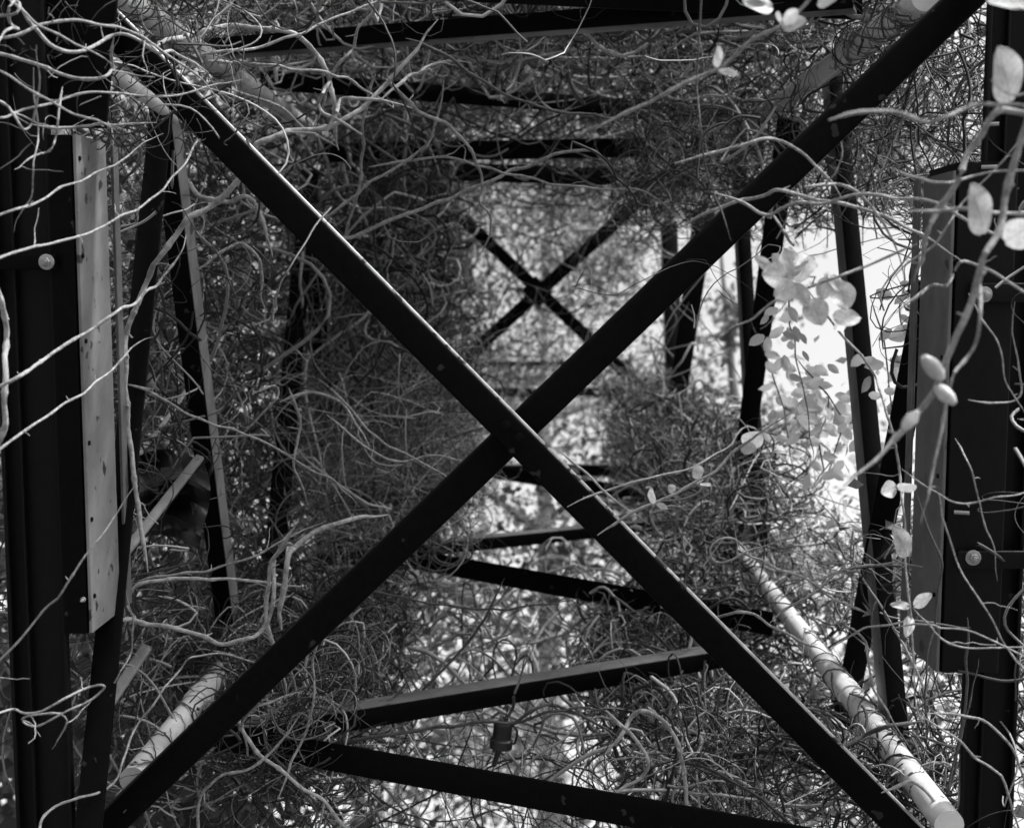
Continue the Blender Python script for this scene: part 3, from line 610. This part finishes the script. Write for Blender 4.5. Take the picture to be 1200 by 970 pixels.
# ------------------------------------------------------------------ the tangle: stems nobody could count
def curves(M, N, start, dirs, step, curl, pull=None, sag=0.0, seed=0):
    r = np.random.default_rng(seed)
    P = np.zeros((M, N, 3)); p = start.copy(); d = dirs / (np.linalg.norm(dirs, axis=1, keepdims=True) + 1e-9)
    curl = curl * r.uniform(.15, 1.7, (M, 1)); w = r.normal(0, 1, (M, 3)) * curl; st = step * r.uniform(.5, 1.5, (M, 1))
    for i in range(N):
        P[:, i] = p
        w = .86 * w + r.normal(0, .42, (M, 3)) * curl
        kink = r.random((M, 1)) < .13; d = d + kink * r.normal(0, .5, (M, 3))
        d = d + np.cross(w, d) + r.normal(0, .04, (M, 3)); d[:, 2] -= sag
        if pull is not None: d = d + pull(p)
        d /= np.linalg.norm(d, axis=1, keepdims=True) + 1e-9
        p = p + d * st
    return P
def tangle(name, lo, hi, M, label, rmin=.0009, rmax=.0045, step=.028, N=26, curl=.16, sag=0.0, bias=(1, 1, 1), tone=(.012, .42), seed=0, holes=(), clump=.55, ymin=2.5, pw=2.6, clear=True):
    r = np.random.default_rng(seed); lo, hi = np.array(lo, float), np.array(hi, float)
    c = r.uniform(lo, hi, (max(8, M // 40), 3))
    s = np.where(r.random((M, 1)) < clump, c[r.integers(0, len(c), M)] + r.normal(0, .15, (M, 3)), r.uniform(lo, hi, (M, 3)))
    s = np.clip(s, lo - .05, hi + .05)
    dirs = r.normal(0, 1, (M, 3)) * np.array(bias)
    mid, half = (lo + hi) / 2, (hi - lo) / 2
    def pull(p):
        q = (p - mid) / half; return -.7 * np.sign(q) * np.clip(np.abs(q) - .75, 0, 1)
    P = curves(M, N, s, dirs, step, curl, pull, sag, seed + 1)
    ok = (P[:, :, 1] > ymin).all(1)                      # the stems do not poke out past the near braces
    for h, rad in holes: ok &= (np.linalg.norm(P - np.array(h), axis=2) > rad).all(1)
    if clear:                                            # few stems lie across the inner side of the pale pipes
        for (cx, cz), yend in zip(CHORDS, (3.3, 2.5, 3.0, 3.9)):
            sx, sz = -np.sign(cx), -np.sign(cz)
            near = (P[:, :, 1] < yend) & ((P[:, :, 0] - cx) * sx > -.045) & ((P[:, :, 2] - cz) * sz > -.045) & (np.hypot(P[:, :, 0] - cx, P[:, :, 2] - cz) < .2)
            ok &= ~near.any(1) | (r.random(M) < .06)
    P = P[ok]; M = len(P)
    R = (rmin + (rmax - rmin) * r.random((M, 1)) ** pw) * np.linspace(1, .6, N)[None]
    V, F = tubes(P, R, 3)
    t = np.where(r.random(M) < .62, tone[0] * r.uniform(.6, 2.2, M), tone[0] + (tone[1] * 1.2 - tone[0]) * (.12 + .88 * r.random(M) ** 1.5))   # mostly near-black stems among pale ones; dark gaps put into the tone
    o = mesh_obj(name, W(V), F, TANG, loc=W(mid), tone=np.repeat(t, N * 3)); tag(o, label, 'vine tangle', kind='stuff')
    return o
GAP = [((.8, 3.1, -.23), .37), ((.95, 3.6, -.28), .44), ((1.15, 4.3, -.34), .53), ((1.4, 5.2, -.4), .62)]
T = tangle
T('vine_tangle', (-1.1, 2.55, ZT + .16), (1.0, 4.3, ZT + .5), 2300, 'dense tangle of bare vines over the ceiling bracing', bias=(1, .8, .35), seed=10)
T('vine_tangle', (-1.0, 4.0, ZT - .05), (1.0, 9.0, ZT + .35), 1000, 'dense tangle of vines on the far ceiling', bias=(1, .8, .4), seed=12, step=.04, rmax=.007, rmin=.0014)
T('vine_tangle', (XL - .4, 2.6, ZB), (XL - .02, 4.4, ZT), 900, 'tangle of thin vines on the left wall', seed=14, bias=(.4, 1, 1))
T('vine_tangle', (XL - .3, 4.0, ZB), (XL + .4, 8.5, ZT), 1900, 'dark thicket of vines deep in the left of the truss', seed=16, bias=(.6, .6, 1), step=.036, rmax=.008, rmin=.0014, sag=.02)
T('vine_tangle', (XR + .02, 2.4, -.08), (XR + .5, 4.6, ZT + .1), 1400, 'lattice of fine twigs filling the upper right wall', seed=18, holes=GAP, bias=(.4, 1, 1), tone=(.012, .3), curl=.1, ymin=2.4)
T('vine_tangle', (XR + .02, 2.5, ZB), (XR + .5, 5.0, -.5), 1300, 'thicket of fine twigs on the lower right wall', seed=20, holes=GAP, bias=(.4, 1, 1), tone=(.03, .45), ymin=2.4)
T('vine_tangle', (XR - .3, 3.3, ZB - .05), (XR + .1, 7.5, -.52), 1200, 'heap of curly vines inside the truss on the right', seed=22, step=.03, curl=.22, rmax=.006)
T('vine_tangle', (.3, 3.2, ZT - .3), (XR + .1, 5.2, ZT + .1), 700, 'curly vines hanging inside the upper right corner', seed=23, step=.02, curl=.28, rmax=.003)
T('vine_tangle', (XL - .15, 2.55, ZB - .16), (-.42, 3.9, ZB + .1), 1500, 'tangle of dry vines over the lower left chord', seed=24, bias=(1, 1, .6))
T('vine_tangle', (.2, 2.5, ZB - .25), (XR + .1, 4.2, ZB - .02), 1100, 'tangle of curled vines under the right end of the floor', seed=26, curl=.2, bias=(1, 1, .7), rmax=.006)
T('vine_tangle', (-.7, 2.6, ZB - .5), (.6, 6.0, ZB - .1), 360, 'thin twigs hanging under the floor bracing', seed=28, bias=(1, .7, .8), tone=(.02, .3), curl=.1)
T('vine_tangle', (XL - .1, 2.25, ZT - .28), (-.5, 2.32, ZT - .02), 70, 'knot of thin vines round the top of the left post', seed=30, bias=(1, .5, .7), step=.016, curl=.14, rmax=.0025, ymin=2.1, clear=False)
T('vine_tangle', (-.78, 3.7, -.8), (-.22, 5.4, -.25), 900, 'curtain of drooping dry stems left of the brace crossing', seed=32, sag=.07, curl=.1, bias=(.8, .5, .4), tone=(.05, .5), step=.028, rmax=.003)
T('vine_tangle', (-.6, 5.5, -.7), (.6, 9.0, ZT), 320, 'thin twigs across the far end of the truss', seed=34, step=.04, curl=.12, tone=(.02, .25), rmin=.0014, rmax=.005)
T('vine_tangle', (XL - .1, 2.2, ZT - .6), (XR + .15, 2.5, ZT + .1), 26, 'stray vine tips dangling at the near end of the ceiling', seed=36, step=.013, sag=.03, ymin=2.1)
T('vine_tangle', (.8, 2.0, -1.1), (1.02, 2.5, .4), 80, 'fine stray tendrils round the right post', seed=38, step=.014, tone=(.03, .3), ymin=1.9)
for (cx, cz), yend, M_, lab in zip(CHORDS, (3.3, 3.0, 3.3, 4.2), (26, 50, 34, 40), ('upper left', 'upper right', 'lower left', 'lower right')):
    r = np.random.default_rng(int(100 * abs(cx + 2 * cz))); N_ = 40; PP = []
    for k in range(M_):
        y0 = r.uniform(2.45, yend); a0 = r.uniform(0, 6.3); t = np.linspace(0, 1, N_); a = a0 + t * r.uniform(1.5, 7) * r.choice((-1, 1))
        rr = .0288 + .002 * r.random() + .05 * np.clip(np.abs(t - .5) * 2 - r.uniform(.35, .9), 0, 1) * r.random()
        PP.append(np.stack([cx + rr * np.cos(a), y0 + (t - .5) * r.uniform(.03, .3), cz + rr * np.sin(a)], 1))
    PP = np.array(PP) + r.normal(0, .0006, (M_, N_, 3)); RR = np.repeat(r.uniform(.0008, .0022, (M_, 1)), N_, 1)
    V, F = tubes(PP, RR, 5)
    tag(mesh_obj('tendrils', W(V), F, TANG, loc=W((cx, 2.6, cz)), tone=np.repeat(r.uniform(.015, .2, M_), N_ * 5)), 'thin tendrils wound round the ' + lab + ' pipe', 'tendrils', kind='stuff')
T('woody_vines', (-1.0, 2.6, ZT + .12), (.8, 4.4, ZT + .4), 130, 'thicker woody vines woven through the ceiling tangle', bias=(1, .7, .3), seed=40, rmin=.003, rmax=.0075, pw=2, step=.045, N=34, curl=.09, tone=(.2, .6))
T('vine_bundle', (-.7, 4.4, ZB), (-.42, 6.4, ZT + .1), 240, 'dark upright bundles of hanging vines left of the inner cross', bias=(.1, .1, 1), seed=45, rmin=.003, rmax=.013, pw=1.6, step=.05, N=26, curl=.05, tone=(.012, .16), clump=.95)
T('vine_tangle', (-.68, 2.5, ZB - .06), (-.46, 2.9, ZB + .1), 130, 'clump of vines over the left end of the bottom braces', seed=46, step=.018, curl=.2, clear=False, ymin=2.45)
T('vine_tangle', (.66, 2.4, ZB - .08), (.86, 2.62, ZB + .03), 150, 'clump of vines over the near end of the lower right pipe', seed=47, step=.014, curl=.2, clear=False, ymin=2.38)
T('woody_vines', (XL - .25, 2.7, ZB), (XL + .1, 6.5, ZT), 75, 'thicker woody vines climbing the left wall', bias=(.5, .7, 1), seed=41, rmin=.003, rmax=.0075, pw=2, step=.045, N=34, curl=.1, tone=(.15, .55))
T('woody_vines', (XL, 2.6, ZB - .3), (.75, 5.0, ZB - .05), 110, 'thicker woody vines creeping over the floor bracing', bias=(1, .8, .4), seed=42, rmin=.003, rmax=.0075, pw=2, step=.04, N=30, curl=.13, tone=(.15, .55))
T('woody_vines', (.45, 2.8, -.9), (1.1, 6.0, ZT), 110, 'thicker woody vines climbing the right wall', bias=(.4, .7, 1), seed=43, rmin=.0025, rmax=.008, pw=2, step=.04, N=30, curl=.13, tone=(.1, .5), holes=GAP)

# ------------------------------------------------------------------ foliage masses and trees behind
def leaf_cards(P, size, seed, tone=(.05, .25)):
    r = np.random.default_rng(seed); M = len(P)
    d = r.normal(0, 1, (M, 3)); d /= np.linalg.norm(d, axis=1, keepdims=True)
    e = np.cross(d, r.normal(0, 1, (M, 3))); e /= np.linalg.norm(e, axis=1, keepdims=True); f = np.cross(d, e)
    s = size * r.uniform(.6, 1.3, (M, 1)); w = s * .36
    V = np.stack([P, P + d * s * .45 + e * w + f * s * .1, P + d * s, P + d * s * .45 - e * w + f * s * .1], 1).reshape(-1, 3)
    i = np.arange(M)[:, None] * 4
    F = np.concatenate([i + [0, 1, 2], i + [0, 2, 3]], 0)
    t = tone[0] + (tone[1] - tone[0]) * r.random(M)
    return V, F, np.repeat(t, 4)
def foliage(lo, hi, M, size, label, seed, holes=(), tone=(.05, .25)):
    r = np.random.default_rng(seed); lo, hi = np.array(lo, float), np.array(hi, float)
    c = r.uniform(lo, hi, (M // 45, 3)); P = c[r.integers(0, len(c), M)] + r.normal(0, 1, (M, 3)) * np.minimum((hi - lo) * .16, .35)
    for h, rad in holes: P = P[np.linalg.norm(P - np.array(h), axis=1) > rad]
    V, F, t = leaf_cards(P, size, seed, tone)
    o = mesh_obj('climber_leaves', W(V), F, LEAFT, loc=W((lo + hi) / 2), tone=t); tag(o, label, 'foliage', kind='stuff')
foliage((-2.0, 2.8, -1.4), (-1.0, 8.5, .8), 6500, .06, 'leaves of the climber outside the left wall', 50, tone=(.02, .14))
foliage((.85, 2.9, .2), (1.6, 6.0, .8), 250, .045, 'leaves of the climber outside the upper right wall', 51, GAP)
foliage((.85, 3.0, -1.3), (1.7, 6.0, -.6), 1500, .045, 'leaves of the climber outside the lower right wall', 52, GAP)
foliage((-1.3, 3.0, -2.2), (1.2, 7.5, -1.4), 3000, .05, 'leaves hanging below the floor bracing', 53, [((-.15, 3.9, -1.5), .55), ((-.2, 5, -2.0), .6)])
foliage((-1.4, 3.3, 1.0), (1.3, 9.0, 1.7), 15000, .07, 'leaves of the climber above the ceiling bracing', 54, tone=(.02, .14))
foliage((-1.0, 9.2, -1.0), (1.0, 12.0, 1.0), 4200, .06, 'leaves closing the far end of the truss', 55)

foliage((-.8, 6.0, -2.2), (1.0, 10.0, -1.1), 2600, .06, 'leaves under the far end of the truss', 56)
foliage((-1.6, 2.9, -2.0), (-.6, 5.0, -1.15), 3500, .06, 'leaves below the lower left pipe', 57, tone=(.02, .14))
foliage((.75, 3.2, -.75), (1.15, 4.8, -.05), 260, .045, 'pale leaves strewn round the bright gap', 58, tone=(.3, .6))  # raised leaf tone imitates the glow at the edge of the gap
def tree(x, y, h, rad, nl, label, seed, lean=0.0, size=.11, tone=(.05, .22)):
    r = np.random.default_rng(seed); rd = random.Random(seed)
    g = empty('broadleaf_tree', (x, y, -.1))
    top = np.array([x + lean, y, h * .93]); b = np.array([x, y, -.1])
    P = smooth_path([b, b * .7 + top * .3 + r.normal(0, .12, 3), b * .4 + top * .6 + r.normal(0, .15, 3), top], 8)
    V, F = tube(P, np.linspace(.02 * h + .02, .015, len(P)), 10); poly_obj('trunk', V, F, TRUNK, g)
    cs = []
    nb = 12
    for k in range(nb):
        s = P[int(len(P) * (.28 + .68 * k / nb))]; a = k * 2.4 + rd.uniform(-.5, .5)
        L = rad * (1.1 - .5 * abs(k / nb - .35)) * rd.uniform(.75, 1.1)
        e = s + np.array([math.cos(a) * L, math.sin(a) * L, L * rd.uniform(.2, .7)])
        m_ = (s + e) / 2 + r.normal(0, .12, 3) + (0, 0, .1)
        Q = smooth_path([s, m_, e], 6); V, F = tube(Q, np.linspace(.006 * h, .008, len(Q)), 6); poly_obj('limb', V, F, TRUNK, g)
        for q in Q[5:]: cs.append(q); cs.append(q + r.normal(0, .3, 3)); cs.append(q + r.normal(0, .4, 3))
    cs = np.array(cs); pts = cs[r.integers(0, len(cs), nl)] + r.normal(0, .26, (nl, 3)) * (rad / 2)
    V, F, t = leaf_cards(pts, size, seed, tone); mesh_obj('crown', V, F, CROWN, g, smooth=True, tone=t)
    tag(g, label, 'tree', 'trees round the truss')
tree(-3.6, 7.0, 8.5, 2.0, 7000, 'tree standing close on the left beyond the left wall', 60)
tree(-2.6, 10.5, 10.5, 2.3, 7000, 'tall tree left of the far end of the truss', 61)
tree(-6.0, 11.5, 11, 2.8, 7000, 'broad tree at the left behind the nearer left tree', 62)
tree(0.2, 19.0, 15.5, 2.8, 14000, 'tallest tree straight behind the far end of the truss', 63, tone=(.1, .4))
tree(-3.2, 8.2, 4.2, 1.6, 5000, 'low tree on the left under the truss', 69, size=.08)
tree(-1.6, 12.5, 5.6, 1.9, 6000, 'squat tree below the middle of the truss', 70, size=.08)
tree(1.9, 9.5, 3.7, 1.5, 5000, 'squat tree below the right of the truss', 71, size=.08)
tree(2.2, 13.0, 10.5, 1.0, 2500, 'slim tree right of the far end of the truss', 64)
tree(-5.0, 3.2, 7.5, 1.7, 7000, 'tree on the left beside the left post', 68, size=.08)
tree(6.8, 8.8, 7.2, 1.7, 6500, 'tree on the right behind the right post', 65)
tree(3.1, 6.0, 2.9, 1.0, 3000, 'low tree on the right below the bright gap', 66)
